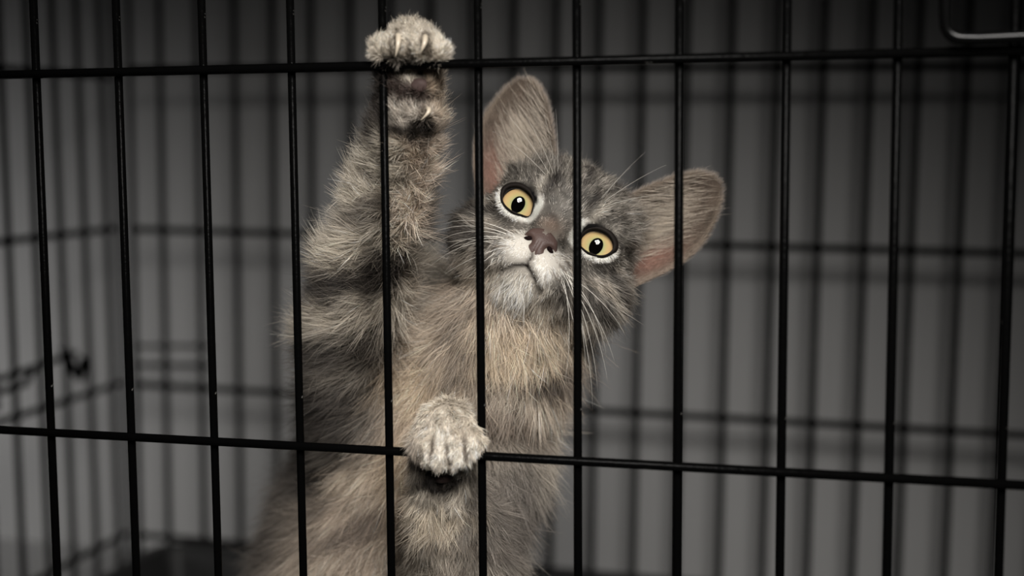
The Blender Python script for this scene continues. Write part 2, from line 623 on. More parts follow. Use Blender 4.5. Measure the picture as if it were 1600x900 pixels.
def build_body(res=0.11, blk=8):
    lo = V([1e9] * 3); hi = -lo
    for pr in PR:
        if pr['t'] == 'c':
            for q, r in ((pr['a'], pr['ra']), (pr['b'], pr['rb'])):
                lo = np.minimum(lo, q - r); hi = np.maximum(hi, q + r)
        else:
            r = pr['r'].max(); lo = np.minimum(lo, pr['a'] - r); hi = np.maximum(hi, pr['a'] + r)
    lo = lo - 0.5; hi = hi + 0.5
    nb = np.ceil((hi - lo) / (res * blk)).astype(int)
    n = nb * blk + 1
    # coarse
    gx = [lo[i] + (np.arange(nb[i]) + 0.5) * res * blk for i in range(3)]
    C = np.stack(np.meshgrid(*gx, indexing='ij'), -1).reshape(-1, 3)
    dc = sdf(C)
    near = np.abs(dc) < res * blk * 1.25
    sign = np.where(dc > 0, 5.0, -5.0).reshape(nb)
    D = np.full(n, 5.0, np.float32)
    rep = np.repeat(np.repeat(np.repeat(sign, blk, 0), blk, 1), blk, 2)
    D[:-1, :-1, :-1] = rep
    idx = np.argwhere(near.reshape(nb))
    loc = np.stack(np.meshgrid(*[np.arange(blk + 1)] * 3, indexing='ij'), -1).reshape(-1, 3)
    for s in range(0, len(idx), 400):
        I = (idx[s:s + 400][:, None, :] * blk + loc[None]).reshape(-1, 3)
        D[I[:, 0], I[:, 1], I[:, 2]] = sdf(lo + I * res)
    S = D < 0
    a = S[:-1, :-1, :-1]
    allin = a.copy(); anyin = a.copy()
    for dx in (0, 1):
        for dy in (0, 1):
            for dz in (0, 1):
                b = S[dx:n[0] - 1 + dx, dy:n[1] - 1 + dy, dz:n[2] - 1 + dz]
                allin &= b; anyin |= b
    act = anyin & ~allin
    cells = np.argwhere(act)
    vid = np.full(act.shape, -1, np.int32)
    vid[act] = np.arange(len(cells))
    cor = V([(i >> 2 & 1, i >> 1 & 1, i & 1) for i in range(8)])
    val = np.stack([D[cells[:, 0] + c[0], cells[:, 1] + c[1], cells[:, 2] + c[2]] for c in cor], 1)
    acc = np.zeros((len(cells), 3)); cnt = np.zeros(len(cells))
    for i in range(8):
        for j in range(i + 1, 8):
            if np.abs(cor[i] - cor[j]).sum() != 1:
                continue
            cr = (val[:, i] < 0) != (val[:, j] < 0)
            t = np.where(cr, val[:, i] / (val[:, i] - val[:, j] + 1e-12), 0)
            acc += np.where(cr[:, None], cor[i] + t[:, None] * (cor[j] - cor[i]), 0)
            cnt += cr
    vert = lo + (cells + acc / cnt[:, None]) * res
    quads = []
    for ax in range(3):
        o1, o2 = (ax + 1) % 3, (ax + 2) % 3
        sl0 = [slice(1, -1)] * 3; sl1 = [slice(1, -1)] * 3
        sl0[ax] = slice(0, -1); sl1[ax] = slice(1, None)
        A_, B_ = S[tuple(sl0)], S[tuple(sl1)]
        e = np.argwhere(A_ != B_)
        flip = A_[e[:, 0], e[:, 1], e[:, 2]]
        base = e + 1
        base[:, ax] -= 1
        q = []
        for (u, w) in ((1, 1), (0, 1), (0, 0), (1, 0)):
            c = base.copy(); c[:, o1] -= u; c[:, o2] -= w
            q.append(vid[c[:, 0], c[:, 1], c[:, 2]])
        q = np.stack(q, 1)
        q[~flip] = q[~flip][:, ::-1]
        quads.append(q)
    quads = np.concatenate(quads)
    quads = quads[(quads >= 0).all(1)]
    return vert, quads


BV, BF = build_body()


# ---- ears -------------------------------------------------------------------
def ear(s):
    """two skins of a cupped ear in world space, plus parameters per vertex"""
    b_in = V([1.30 * s, 0.15, 2.35]); b_out = V([3.35 * s, 0.75, 0.25]); tip = V([4.05 * s, 0.35, 4.6])
    face = nrm(V([0.35 * s, -1.0, 0.1]))
    mid = (b_in + b_out) / 2
    nu, nv = 15, 19
    vs, par = [], []
    for skin in (0, 1):
        for j in range(nv):
            v_ = -0.22 + 1.22 * j / (nv - 1)
            vv = max(v_, 0.0)
            c = mid + (tip - mid) * v_ + V([0.28 * s, 0, 0.10]) * math.sin(math.pi * vv) 
            g = max(0.0, 1 - vv ** 2.3) ** 0.62
            w = (b_out - b_in) / 2 * g * (1 + 0.05 * math.sin(math.pi * vv))
            cup = 0.95 * (1 - vv) ** 0.8 + 0.12 * g
            for i in range(nu):
                u = -1 + 2 * i / (nu - 1)
                th = 0.0 if skin == 0 else 0.13 * (1 - 0.6 * vv) * math.sqrt(max(0, 1 - u ** 4))
                p = c + w * u - face * (cup * (1 - u * u) + th)
                vs.append(H(p)); par.append((skin, u, v_))
    fs = []
    for skin in (0, 1):
        o = skin * nu * nv
        for j in range(nv - 1):
            for i in range(nu - 1):
                q = (o + j * nu + i, o + j * nu + i + 1, o + (j + 1) * nu + i + 1, o + (j + 1) * nu + i)
                fs.append(q if (skin == 0) == (s > 0) else q[::-1])
    # stitch the rim
    o = nu * nv
    for j in range(nv - 1):
        for i in (0, nu - 1):
            q = (j * nu + i, (j + 1) * nu + i, o + (j + 1) * nu + i, o + j * nu + i)
            fs.append(q)
    return V(vs), fs, V(par)


EARS = {s: ear(s) for s in (-1, 1)}


# ---- coat colours -------------------------------------------------------------
def mix(c, d, w):
    return c + (np.asarray(d) - c) * w[:, None]


def blob(h, c, r):
    q = (h - V(c)) / V(r)
    return np.exp(-(q * q).sum(1))


def head_color(h, r):
    x, y, z = h[:, 0], h[:, 1], h[:, 2]
    ax = np.abs(x)
    c = np.tile(V((0.215, 0.195, 0.17)), (len(h), 1))
    # mottled cheeks
    n = npn(h, 0.55, 3) + 0.6 * npn(h, 0.28, 4)
    c = c * np.clip(1 + 0.42 * n, 0.3, 2.0)[:, None]
    # cheek stripes running back from the eye
    cs = np.sin((z + 0.35 * (y + 1)) * 6.0 + 0.8 * npn(h, 1.2, 5))
    w = sstep(1.3, 2.1, ax) * sstep(0.0, -0.5, z) * 0.8
    c = mix(c, (0.085, 0.075, 0.066), w * sstep(0.1, 0.9, cs))
    c = mix(c, (0.40, 0.35, 0.29), w * sstep(-0.1, -0.9, cs) * 0.8)
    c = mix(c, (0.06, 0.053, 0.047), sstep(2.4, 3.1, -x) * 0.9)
    # forehead M
    st = np.abs(np.sin(x * 3.0 + 0.4 * npn(h, 1.5, 6)))
    w = sstep(0.75, 1.4, z) * sstep(1.9, 1.2, ax)
    c = mix(c, (0.085, 0.076, 0.07), 0.9 * w * sstep(0.55, 0.1, st))
    # bluish grey bridge with brown patch above the nose
    c = mix(c, (0.27, 0.255, 0.235), blob(h, (0, -2.1, 0.3), (0.55, 0.9, 0.75)) * 0.8)
    c = mix(c, (0.28, 0.205, 0.16), blob(h, (0, -2.75, -0.50), (0.42, 0.6, 0.34)) * 0.9)
    # dark brow spots and pale streaks above the inner eye
    c = mix(c, (0.66, 0.60, 0.51), np.clip(1.3 * blob(V([ax, y, z]).T, (1.02, -1.9, 0.98), (0.11, 1.2, 0.45)), 0, 1) * 0.7)
    c = mix(c, (0.05, 0.043, 0.038), np.clip(1.3 * blob(V([ax, y, z]).T, (0.70, -1.9, 1.02), (0.16, 1.2, 0.42)), 0, 1))
    c = mix(c, (0.08, 0.07, 0.06), np.clip(1.2 * blob(V([ax, y, z]).T, (1.5, -1.6, 1.12), (0.45, 1.0, 0.13)), 0, 1) * 0.8)
    # white surround of the eyes
    for s in (-1, 1):
        q, th = eye_polar(h, s)
        f_ = (y < 0) & (x * s > 0)
        low = sstep(0.55, -0.2, np.sin(th))
        inner = np.exp(-((np.abs((th - 2.75 + math.pi) % (2 * math.pi) - math.pi)) / 0.50) ** 2)
        wid = 1.22 + 0.17 * low + 0.38 * inner
        wgt = np.clip(low + inner, 0, 1) * sstep(wid + 0.10, wid - 0.08, q)
        c = mix(c, (0.93, 0.88, 0.80), np.where(f_, wgt, 0) * 0.98)
        rim = 1.05 + 0.25 * sstep(-0.1, 0.7, np.sin(th))
        c = mix(c, (0.018, 0.014, 0.012), np.where(f_, sstep(rim + 0.07, rim - 0.03, q), 0))
    # whisker pads, upper lip and chin
    a3 = V([ax, y, z]).T
    pads = np.clip(1.5 * blob(a3, (0.54, -2.85, -1.68), (0.56, 0.75, 0.52)), 0, 1)
    c = mix(c, (0.84, 0.79, 0.71), pads)
    sp = np.sin((z + 0.32 * ax) * 19 + 0.6 * npn(h, 0.6, 8))
    c = mix(c, (0.20, 0.16, 0.125), sstep(0.35, 0.95, sp) * sstep(0.62, 0.95, ax) * sstep(1.75, 1.2, ax) * sstep(-0.9, -1.2, z) * sstep(-2.2, -1.8, z) * (y < -1.2) * 0.75)
    chin = np.clip(1.5 * blob(h, (0, -2.2, -2.62), (0.75, 0.9, 0.5)), 0, 1)
    c = mix(c, (0.72, 0.67, 0.59), chin)
    throat = sstep(-2.1, -2.9, z) * sstep(2.6, 1.4, ax)
    c = mix(c, (0.54, 0.445, 0.34), throat * (1 - chin) * 0.9)
    # dark mouth line and lip edge
    c = mix(c, (0.05, 0.035, 0.03), np.exp(-(x / 0.045) ** 2) * (z < -1.6) * (z > -2.05) * (y < -2.2) * 0.9)
    line = mouth_line(ax)
    c = mix(c, (0.035, 0.026, 0.022), np.exp(-((z - line) / 0.075) ** 2) * sstep(0.95, 0.55, ax) * (y < -1.5))
    return c


MARKS = []


def mark(px, py, y, rx_, ry_, ry_d, col, w=1.0, tilt=0):
    """a coat marking or a painted shade: an ellipsoid of colour in the fur (pixel-sized radii, depth in cm)"""
    c = at(px, py, y)
    s = ((c - CAM) @ FWD) / FPX
    t = math.radians(tilt)
    a = RIGHT * math.cos(t) + DOWN * math.sin(t)
    b = -RIGHT * math.sin(t) + DOWN * math.cos(t)
    MARKS.append((c, np.stack([a / (1.3 * rx_ * s), b / (1.3 * ry_ * s), FWD / (1.3 * ry_d)]), V(col), w * 1.1, min(1.0, min(rx_, ry_) / 16.0) ** 2))


DK = (0.060, 0.052, 0.046)
MID = (0.155, 0.138, 0.12)
# raised foreleg bands
mark(540, 445, 3.6, 75, 27, 3, DK, 1.25, -12)
mark(590, 432, 3.4, 50, 26, 3, DK, 1.0, -12)
mark(540, 398, 3.4, 75, 16, 3, (0.60, 0.53, 0.43), 0.9, -14)
mark(540, 493, 4.4, 75, 15, 3, (0.48, 0.425, 0.35), 0.75, -8)
mark(540, 545, 4.8, 90, 24, 3, DK, 0.95, -10)
mark(515, 605, 5.4, 60, 48, 4, (0.11, 0.096, 0.084), 1.1, 10)
mark(530, 588, 5.4, 60, 9, 4, (0.30, 0.265, 0.22), 0.4, -10)
mark(490, 650, 6.5, 62, 46, 4, DK, 1.3, 10)
mark(545, 660, 5.8, 26, 50, 3, DK, 0.9, 25)
mark(640, 285, 2.0, 50, 8, 2, DK, 1.0, 4)
mark(590, 335, 2.6, 60, 14, 3, MID, 0.9, -16)
mark(585, 300, 2.3, 50, 14, 3, (0.56, 0.50, 0.41), 0.7, -12)
mark(660, 330, 2.2, 34, 40, 2, (0.70, 0.59, 0.48), 0.95)
mark(665, 235, 1.4, 32, 45, 2, (0.62, 0.51, 0.41), 1.0)
mark(585, 205, 1.3, 24, 60, 2, DK, 1.0, 4)
mark(630, 205, 0.8, 45, 16, 2, DK, 0.95, 10)
mark(600, 140, 0.8, 22, 34, 2, DK, 1.2)
mark(650, 130, 0.3, 36, 26, 1.5, (0.11, 0.085, 0.075), 1.1)
mark(646, 178, 0.6, 24, 16, 1.2, (0.5, 0.45, 0.39), 0.9)
mark(660, 203, 0.8, 34, 10, 1.5, DK, 1.0)
mark(682, 150, 0.6, 12, 40, 1.5, (0.45, 0.36, 0.27), 0.8)
mark(600, 250, 1.8, 40, 20, 2, (0.5, 0.45, 0.37), 0.8, -10)
# shade painted into the fur between leg, far shoulder and neck
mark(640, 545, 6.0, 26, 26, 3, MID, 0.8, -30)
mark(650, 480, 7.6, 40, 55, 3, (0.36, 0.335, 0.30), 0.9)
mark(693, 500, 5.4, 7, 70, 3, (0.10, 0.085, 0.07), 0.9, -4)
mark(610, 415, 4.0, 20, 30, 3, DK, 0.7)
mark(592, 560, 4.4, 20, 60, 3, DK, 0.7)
# dark flank left of the belly
mark(475, 730, 9.0, 62, 60, 5, (0.085, 0.074, 0.065), 1.3, 25)
mark(420, 810, 10, 60, 70, 5, (0.13, 0.112, 0.098), 1.2, 25)
mark(530, 690, 7.0, 60, 24, 3, MID, 0.7, 20)
# belly marks
mark(600, 790, 4.9, 60, 11, 3, (0.20, 0.16, 0.13), 0.9, -25)
mark(540, 830, 5.2, 60, 12, 3, (0.21, 0.17, 0.14), 0.9, -18)
mark(500, 780, 6.2, 60, 12, 3, (0.20, 0.165, 0.135), 0.8, -25)
mark(560, 740, 5.2, 50, 20, 3, (0.58, 0.48, 0.37), 0.6, -30)
mark(660, 560, 5.0, 34, 60, 3, (0.56, 0.46, 0.36), 0.8)
mark(680, 600, 4.6, 60, 34, 3, (0.58, 0.46, 0.33), 0.9)
mark(630, 745, 4.4, 24, 70, 3, (0.44, 0.34, 0.23), 0.7)
mark(632, 850, 4.2, 15, 75, 3, (0.13, 0.105, 0.08), 1.0)
# neck folds and ruff
mark(700, 350, 5.5, 26, 70, 4, (0.085, 0.075, 0.066), 1.1)
mark(690, 430, 5.0, 26, 30, 3, (0.20, 0.16, 0.125), 0.9)
mark(720, 470, 4.5, 50, 40, 3, (0.46, 0.38, 0.30), 0.8)
mark(800, 540, 4.2, 90, 45, 3, (0.58, 0.47, 0.345), 0.9)
mark(835, 594, 4.6, 75, 13, 3, (0.10, 0.083, 0.07), 1.0, -12)  # shade painted along the underside of the ruff
mark(760, 592, 4.6, 60, 12, 3, (0.24, 0.20, 0.165), 0.7, 6)  # fainter painted shade, same fold under the ruff
mark(720, 535, 4.6, 28, 60, 3, (0.28, 0.235, 0.195), 0.7)
# lower foreleg shoulder
mark(800, 632, 5.0, 60, 11, 3, (0.24, 0.195, 0.16), 0.85, 28)
mark(800, 612, 5.0, 60, 12, 3, (0.56, 0.48, 0.39), 0.8, 20)
mark(800, 665, 4.6, 70, 10, 3, (0.21, 0.17, 0.145), 0.7, 30)
mark(795, 800, 4.2, 55, 90, 4, (0.19, 0.168, 0.148), 1.0)
mark(755, 760, 3.6, 22, 60, 3, (0.24, 0.21, 0.18), 0.8)
mark(690, 745, 0.5, 36, 18, 1.6, (0.04, 0.033, 0.029), 1.3)  # painted shade under the paw, round the pad
mark(690, 835, 2.5, 60, 11, 2.5, (0.19, 0.155, 0.125), 0.8, 5)
mark(690, 800, 2.2, 50, 16, 2.5, (0.46, 0.385, 0.29), 0.8)
mark(720, 870, 3.0, 60, 10, 2.5, (0.19, 0.155, 0.13), 0.7, -8)
mark(695, 650, 0.2, 50, 22, 1.6, (0.54, 0.48, 0.40), 0.9)
mark(705, 682, -0.4, 26, 7, 1.0, (0.34, 0.27, 0.20), 0.7)
mark(700, 705, -0.6, 45, 24, 1.0, (0.76, 0.69, 0.59), 0.9)
mark(645, 705, -0.1, 14, 26, 1.0, (0.08, 0.06, 0.05), 0.7)
mark(640, 70, -0.3, 58, 28, 1.2, (0.68, 0.61, 0.51), 0.9)
mark(638, 102, 0.1, 40, 7, 0.8, DK, 0.8)

# shade painted into the clefts between the toes and round the claws
for (x_, y_) in ((675, 700), (701, 712), (727, 700)):
    mark(x_, y_, -0.6, 3.2, 20, 0.6, (0.12, 0.095, 0.075), 0.9, 8 if x_ < 700 else -8)
for (x_, y_) in ((621, 64), (666, 64)):
    mark(x_, y_, -0.6, 6, 15, 0.6, (0.10, 0.08, 0.062), 0.9, 8)
for (x_, y_) in ((611, 80), (640, 84), (672, 84)):
    mark(x_, y_, -0.5, 3, 14, 0.6, (0.14, 0.115, 0.09), 0.8)


def weights(p):
    D = np.stack([dist(pr, p) for pr in PR], 1)
    w = np.exp(-np.clip(D - D.min(1, keepdims=True), 0, 8) / 0.22)
    return w / w.sum(1, keepdims=True)


PCOL = V([pr['col'] for pr in PR]); PHL = V([pr['hl'] for pr in PR]); PLIFT = V([pr['lift'] for pr in PR]); PFLOW = V([pr['flow'] for pr in PR])
PHEAD = V([1.0 if pr['g'] == 'head' else 0.0 for pr in PR])


def coat(p, w=None, root=None):
    """albedo of the coat at points on the body (linear)"""
    if w is None:
        w = weights(p)
    c = w @ PCOL
    n = npn(p, 1.3, 21) + 0.6 * npn(p, 0.5, 22)
    c = c * (1 + 0.16 * n)[:, None]
    pw = 0.22 * np.stack([npn(p, 1.1, 70), npn(p, 1.1, 71), npn(p, 1.1, 72)], 1) + 0.09 * np.stack([npn(p, 0.4, 73), npn(p, 0.4, 74), npn(p, 0.4, 75)], 1)
    hw0 = w @ PHEAD
    for (m0, M, col, s, wp) in MARKS:
        q = (p + wp * pw - m0) @ M.T
        d = (q * q).sum(1)
        ww = np.clip(s * np.exp(-d ** 1.8), 0, 1)
        c = mix(c, col, ww)
    hw = w @ PHEAD
    hc = head_color(toH(p if root is None else root), None)
    c = mix(c, hc, sstep(0.35, 0.75, hw)) if False else c + (hc - c) * sstep(0.3, 0.8, hw)[:, None]
    c = np.clip(c, 0.01, 1) ** 1.24
    g = c.mean(1, keepdims=True)
    c = g + (c - g) * 0.90
    return np.clip(c, 0.006, 0.85)


def ear_color(par, p, s):
    skin, u, v_ = par[:, 0], par[:, 1], par[:, 2]
    c = np.tile(V((0.165, 0.130, 0.104)), (len(p), 1))
    c = c * (1 + 0.2 * npn(p, 0.5, 31))[:, None]
    # pink bare skin low on the outer side
    c = mix(c, (0.33, 0.19, 0.15), (skin == 0) * blob(V([u, v_, 0 * u]).T, (0.55, 0.15, 0), (0.35, 0.26, 1)) * 0.9)
    c = mix(c, (0.14, 0.11, 0.09), (skin == 0) * blob(V([u, v_, 0 * u]).T, (-0.62, 0.45, 0), (0.24, 0.42, 1)) * 0.85)
    c = mix(c, (0.34, 0.28, 0.225), (skin == 0) * sstep(0.8, 0.97, np.abs(u)) * 0.6)
    c = mix(c, (0.20, 0.175, 0.155), (skin == 1) * 0.9)
    return np.clip(c ** 1.15, 0.006, 0.85)


# ---- body mesh -----------------------------------------------------------------
def mat_skin():
    mt = material('short_undercoat', (0.3, 0.26, 0.22), 0.9, 0.1)
    nt = mt.node_tree
    a = nt.nodes.new('ShaderNodeAttribute')
    a.attribute_name = 'coat'
    nt.links.new(a.outputs['Color'], nt.nodes['Principled BSDF'].inputs['Base Color'])
    return mt


def mat_hair():
    mt = bpy.data.materials.new('kitten_fur')
    mt.use_nodes = True
    nt = mt.node_tree
    nt.nodes.clear()
    out = nt.nodes.new('ShaderNodeOutputMaterial')
    a = nt.nodes.new('ShaderNodeAttribute')
    a.attribute_name = 'hair_color'
    h = nt.nodes.new('ShaderNodeBsdfHairPrincipled')
    h.parametrization = 'COLOR'
    h.inputs['Roughness'].default_value = 0.4
    h.inputs['Radial Roughness'].default_value = 0.5
    h.inputs['Coat'].default_value = 0.0
    df = nt.nodes.new('ShaderNodeBsdfDiffuse')
    mx = nt.nodes.new('ShaderNodeMixShader')
    mx.inputs[0].default_value = 0.65
    nt.links.new(a.outputs['Color'], h.inputs['Color'])
    nt.links.new(a.outputs['Color'], df.inputs['Color'])
    nt.links.new(h.outputs[0], mx.inputs[1])
    nt.links.new(df.outputs[0], mx.inputs[2])
    nt.links.new(mx.outputs[0], out.inputs['Surface'])
    return mt


SKIN = mat_skin()
HAIR = mat_hair()
BASE = at(560, 1120, 10.5) * V([1, 1, 0]) + V([0, -2.0, 0.75])
kitten = empty('kitten', BASE)
tag(kitten, 'grey tabby kitten reaching up and gripping the cage wires with both front paws', 'cat')
BW = weights(BV)
bcol = coat(BV, BW)
allv = [BV]; allf = [tuple(q) for q in BF]; allc = [bcol]
off = len(BV)
for s in (-1, 1):
    ev, ef, ep = EARS[s]
    allv.append(ev); allc.append(ear_color(ep, ev, s))
    allf += [tuple(i + off for i in q) for q in ef]
    off += len(ev)
allv = np.concatenate(allv); allc = np.concatenate(allc)
body = mesh_obj('body', allv - BASE, allf, SKIN, kitten)
ca = body.data.color_attributes.new('coat', 'FLOAT_COLOR', 'POINT')
ca.data.foreach_set('color', np.concatenate([allc * 0.5, np.ones((len(allc), 1))], 1).astype(np.float32).ravel())

# ---- fur -----------------------------------------------------------------------
def sample(vert, tris, n, wgt=None):
    a, b, c = vert[tris[:, 0]], vert[tris[:, 1]], vert[tris[:, 2]]
    cr = np.cross(b - a, c - a)
    ar = np.linalg.norm(cr, axis=1) * 0.5
    nr = cr / (2 * ar[:, None] + 1e-12)
    w = ar if wgt is None else ar * wgt
    pick = rng.choice(len(tris), n, p=w / w.sum())
    u, v_ = rng.random(n), rng.random(n)
    sw = u + v_ > 1
    u[sw] = 1 - u[sw]; v_[sw] = 1 - v_[sw]
    return pick, u, v_, nr, ar


def strands(root, direc, bend, length, npts=5):
    """control points; direc = start direction, bend = pull added along the strand"""
    t = np.linspace(0, 1, npts)
    P = root[:, None, :] + length[:, None, None] * (t[None, :, None] * direc[:, None, :] + (t ** 2)[None, :, None] * bend[:, None, :])
    return P


HAIRS = []   # (points N,5,3), radius N, colour N,3


def add_fur():
    tri = np.concatenate([BF[:, [0, 1, 2]], BF[:, [0, 2, 3]]])
    cen = BV[tri].mean(1)
    px, py, _ = pix(cen)
    a, b, c = BV[tri[:, 0]], BV[tri[:, 1]], BV[tri[:, 2]]
    nr = nrm(np.cross(b - a, c - a))
    facing = (nr * nrm(CAM - cen)).sum(1)
    inframe = (px > 250) & (px < 1250) & (py > -40) & (py < 1000)
    hw = BW[tri[:, 0]] @ PHEAD
    hl = BW[tri[:, 0]] @ PHL
    dens = np.where(inframe, 1.0, 0.10) * np.where(facing > -0.35, 1.0, 0.22) * (0.55 + 0.9 / (0.3 + hl))
    N = 430000
    pick, u, v_, _, _ = sample(BV, tri, N, dens)
    A, B, C = BV[tri[pick, 0]], BV[tri[pick, 1]], BV[tri[pick, 2]]
    root = A + u[:, None] * (B - A) + v_[:, None] * (C - A)
    nrs = nr[pick]
    # smooth normals
    vn = np.zeros_like(BV)
    for k in range(3):
        np.add.at(vn, tri[:, k], nr)
    vn = nrm(vn)
    nrs = nrm(vn[tri[pick, 0]] * (1 - u - v_)[:, None] + vn[tri[pick, 1]] * u[:, None] + vn[tri[pick, 2]] * v_[:, None])
    W = weights(root)
    hw = sstep(0.3, 0.8, W @ PHEAD)
    length = W @ PHL
    lift = W @ PLIFT
    flow = W @ PFLOW
    h = toH(root)
    # head: fur runs away from the nose
    hf = (h - V([0, -3.1, -0.95]))
    hf[:, 1] += 0.35
    hf[:, 2] -= 0.35 * sstep(-1.6, -2.4, h[:, 2]) * 4
    hfw = nrm(nrm(hf) @ (HM / HS).T)
    flow = nrm(flow * (1 - hw)[:, None] + hfw * hw[:, None])
    d_nose = np.linalg.norm(h - V([0, -3.0, -1.1]), axis=1)
    hlen = 0.12 + 0.25 * sstep(0.4, 3.4, d_nose)
    hlen = hlen + 0.28 * sstep(-2.0, -2.8, h[:, 2]) + 0.24 * sstep(2.1, 2.9, np.abs(h[:, 0])) * sstep(0.4, -1.0, h[:, 2])
    length = length * (1 - hw) + hlen * hw
    keep = np.ones(N, bool)
    for s in (-1, 1):
        q, th = eye_polar(h, s)
        keep &= ~((q < 1.06 + 0.16 * sstep(-0.1, 0.7, np.sin(th))) & (h[:, 1] < 0) & (h[:, 0] * s > 0) & (hw > 0.3))
        near = (q < 2.2) & (h[:, 1] < 0) & (h[:, 0] * s > 0)
        length = np.where(near, length * (0.30 + 0.70 * sstep(1.1, 2.3, q)), length)
        # around the eye fur runs away from the lid
        e = nrm((h - EYES[0 if s < 0 else 1]) * V([1, 0.2, 1])) @ (HM / HS).T
        k = np.where(near, 0.8 * sstep(2.0, 1.1, q), 0)[:, None]
        flow = flow * (1 - k) + e * k
    # long tufts in front of the ear openings
    for s in (-1, 1):
        q = (h - V([2.15 * s, -0.35, 1.75])) / V([1.25, 0.9, 0.75])
        k = np.exp(-(q * q).sum(1))
        length = length + 0.55 * k
        td = nrm(H((3.9 * s, -0.2, 4.6)) - H((2.0 * s, -0.4, 1.5)))
        flow = nrm(flow * (1 - 0.6 * k)[:, None] + td * (0.6 * k)[:, None])
    # bare lip edge
    lipd = h[:, 2] - mouth_line(np.abs(h[:, 0]))
    lipz = (np.abs(h[:, 0]) < 0.8) & (h[:, 1] < -1.8) & (hw > 0.3)
    keep &= ~(lipz & (np.abs(lipd) < 0.055))
    length = np.where(lipz & (lipd > 0) & (lipd < 0.3), length * 0.45, length)
    # nose leather stays bare
    keep &= ~((np.abs(h[:, 0]) < 0.48 * sstep(-1.70, -1.15, h[:, 2]) + 0.05) & (h[:, 2] < -0.72) & (h[:, 2] > -1.70) & (h[:, 1] < -2.4) & (hw > 0.3))
    # bare pads
    for nm, r in (((655, 132, 0.1), 0.20), ((688, 744, 0.15), 0.22)):
        keep &= np.linalg.norm(root - at(*nm), axis=1) > r
    length *= rng.uniform(0.55, 1.15, N) * (1 + 0.20 * npn(root, 0.9, 41))
    tang = flow - nrs * (flow * nrs).sum(1)[:, None]
    tl_ = np.linalg.norm(tang, axis=1)
    tang = tang / (tl_[:, None] + 0.15)
    # clumps: coherent wobble of the direction at two scales, plus loose hairs
    jit = np.stack([npn(root, 0.42, 50 + k) + 0.7 * npn(root, 0.2, 60 + k) for k in range(3)], 1)
    loose = rng.normal(size=(N, 3)) * np.where(rng.random(N) < 0.10, 0.42, 0.13)[:, None]
    lf_ = np.clip(lift * (1 - 0.35 * hw) + 0.15 * rng.normal(size=N) * (1 - 0.5 * hw), 0.10, 1.2)
    d0 = nrm(tang + nrs * lf_[:, None] + (0.28 * jit * (1 - 0.5 * hw)[:, None] + loose) * (1 - 0.45 * hw)[:, None])
    bend = tang * 0.22 - nrs * 0.22 * lf_[:, None] + 0.22 * jit + 0.5 * loose + V([0, 0, -0.10])
    mid = root + (0.55 * length * (1 - 0.3 * hw))[:, None] * nrm(d0 + 0.3 * bend)
    hmid = np.where((np.abs(h[:, 0]) > 1.9)[:, None], mid, root)
    col = coat(mid, W, hmid)
    # each hair is its own shade; some are pale guard hairs, some dark
    sh = np.exp(rng.normal(size=N) * (0.42 + 0.16 * hw))
    col = col * sh[:, None]
    pale = rng.random(N) < 0.10
    col[pale] = col[pale] * 0.4 + V([0.60, 0.55, 0.48]) * 0.6 * np.clip(col[pale].mean(1, keepdims=True) * 3.4, 0.08, 1)
    P = strands(root - nrs * 0.02, d0, bend, length)
    rad = np.where(hw > 0.5, 0.0055, 0.0068) * rng.uniform(0.75, 1.2, N)
    HAIRS.append((P[keep], rad[keep], np.clip(col[keep], 0.008, 0.85)))


def add_ear_fur():
    for s in (-1, 1):
        ev, ef, ep = EARS[s]
        q = V([f for f in ef])
        tri = np.concatenate([q[:, [0, 1, 2]], q[:, [0, 2, 3]]])
        vm = ep[tri][:, :, 2].mean(1)
        N = 40000
        pick, u, v_, nr, ar = sample(ev, tri, N, np.where(vm > -0.1, 1.0, 0.2))
        A, B, C = ev[tri[pick, 0]], ev[tri[pick, 1]], ev[tri[pick, 2]]
        root = A + u[:, None] * (B - A) + v_[:, None] * (C - A)
        pa, pb, pc = ep[tri[pick, 0]], ep[tri[pick, 1]], ep[tri[pick, 2]]
        par = pa + u[:, None] * (pb - pa) + v_[:, None] * (pc - pa)
        skin = par[:, 0] > 0.5
        fo = nrm(V([0.35 * s, -1.0, 0.1])) @ (HM / HS).T
        n = nr[pick]
        want = np.where(skin, -1.0, 1.0)
        sg = np.sign((n * fo).sum(1)) * want
        n = n * np.where(sg == 0, 1, sg)[:, None]
        tipd = nrm(H((3.6 * s, 0.4, 4.6)) - H((2.2 * s, 0.5, 1.4)))
        outd = nrm(V([1.0 * s, -0.2, 0.1])) @ (HM / HS).T
        edge = sstep(0.7, 1.0, np.abs(par[:, 1]))
        flow = nrm(tipd * 0.8 + outd * (np.sign(par[:, 1]) * np.where(skin, 0.2, 0.35) * np.abs(par[:, 1]))[:, None])
        L = np.where(skin, 0.24, 0.17) * rng.uniform(0.6, 1.2, N) + 0.0
        inner = (~skin) & (rng.random(N) < 0.10 * (1 - par[:, 2])) & (par[:, 1] < 0.45) & (par[:, 2] < 0.75) | (~skin) & (rng.random(N) < 0.26 * np.exp(-((par[:, 1] + 0.15) / 0.35) ** 2)) & (par[:, 2] < 0.48)
        L = np.where(inner, rng.uniform(0.4, 1.0, N), L)
        flow = np.where(inner[:, None], nrm(outd * 0.8 + tipd * 0.75)[None], flow)
        d0 = nrm(flow + n * 0.35 + rng.normal(size=(N, 3)) * 0.16)
        bend = flow * 0.1 - n * 0.1
        col = ear_color(par, root, s)
        col = np.where(inner[:, None], V([0.46, 0.395, 0.32]), col) * np.exp(rng.normal(size=N) * 0.2)[:, None]
        k = (par[:, 2] > -0.05)
        P = strands(root, d0, bend, L)
        HAIRS.append((P[k], np.full(k.sum(), 0.0045), np.clip(col[k], 0.01, 0.85)))


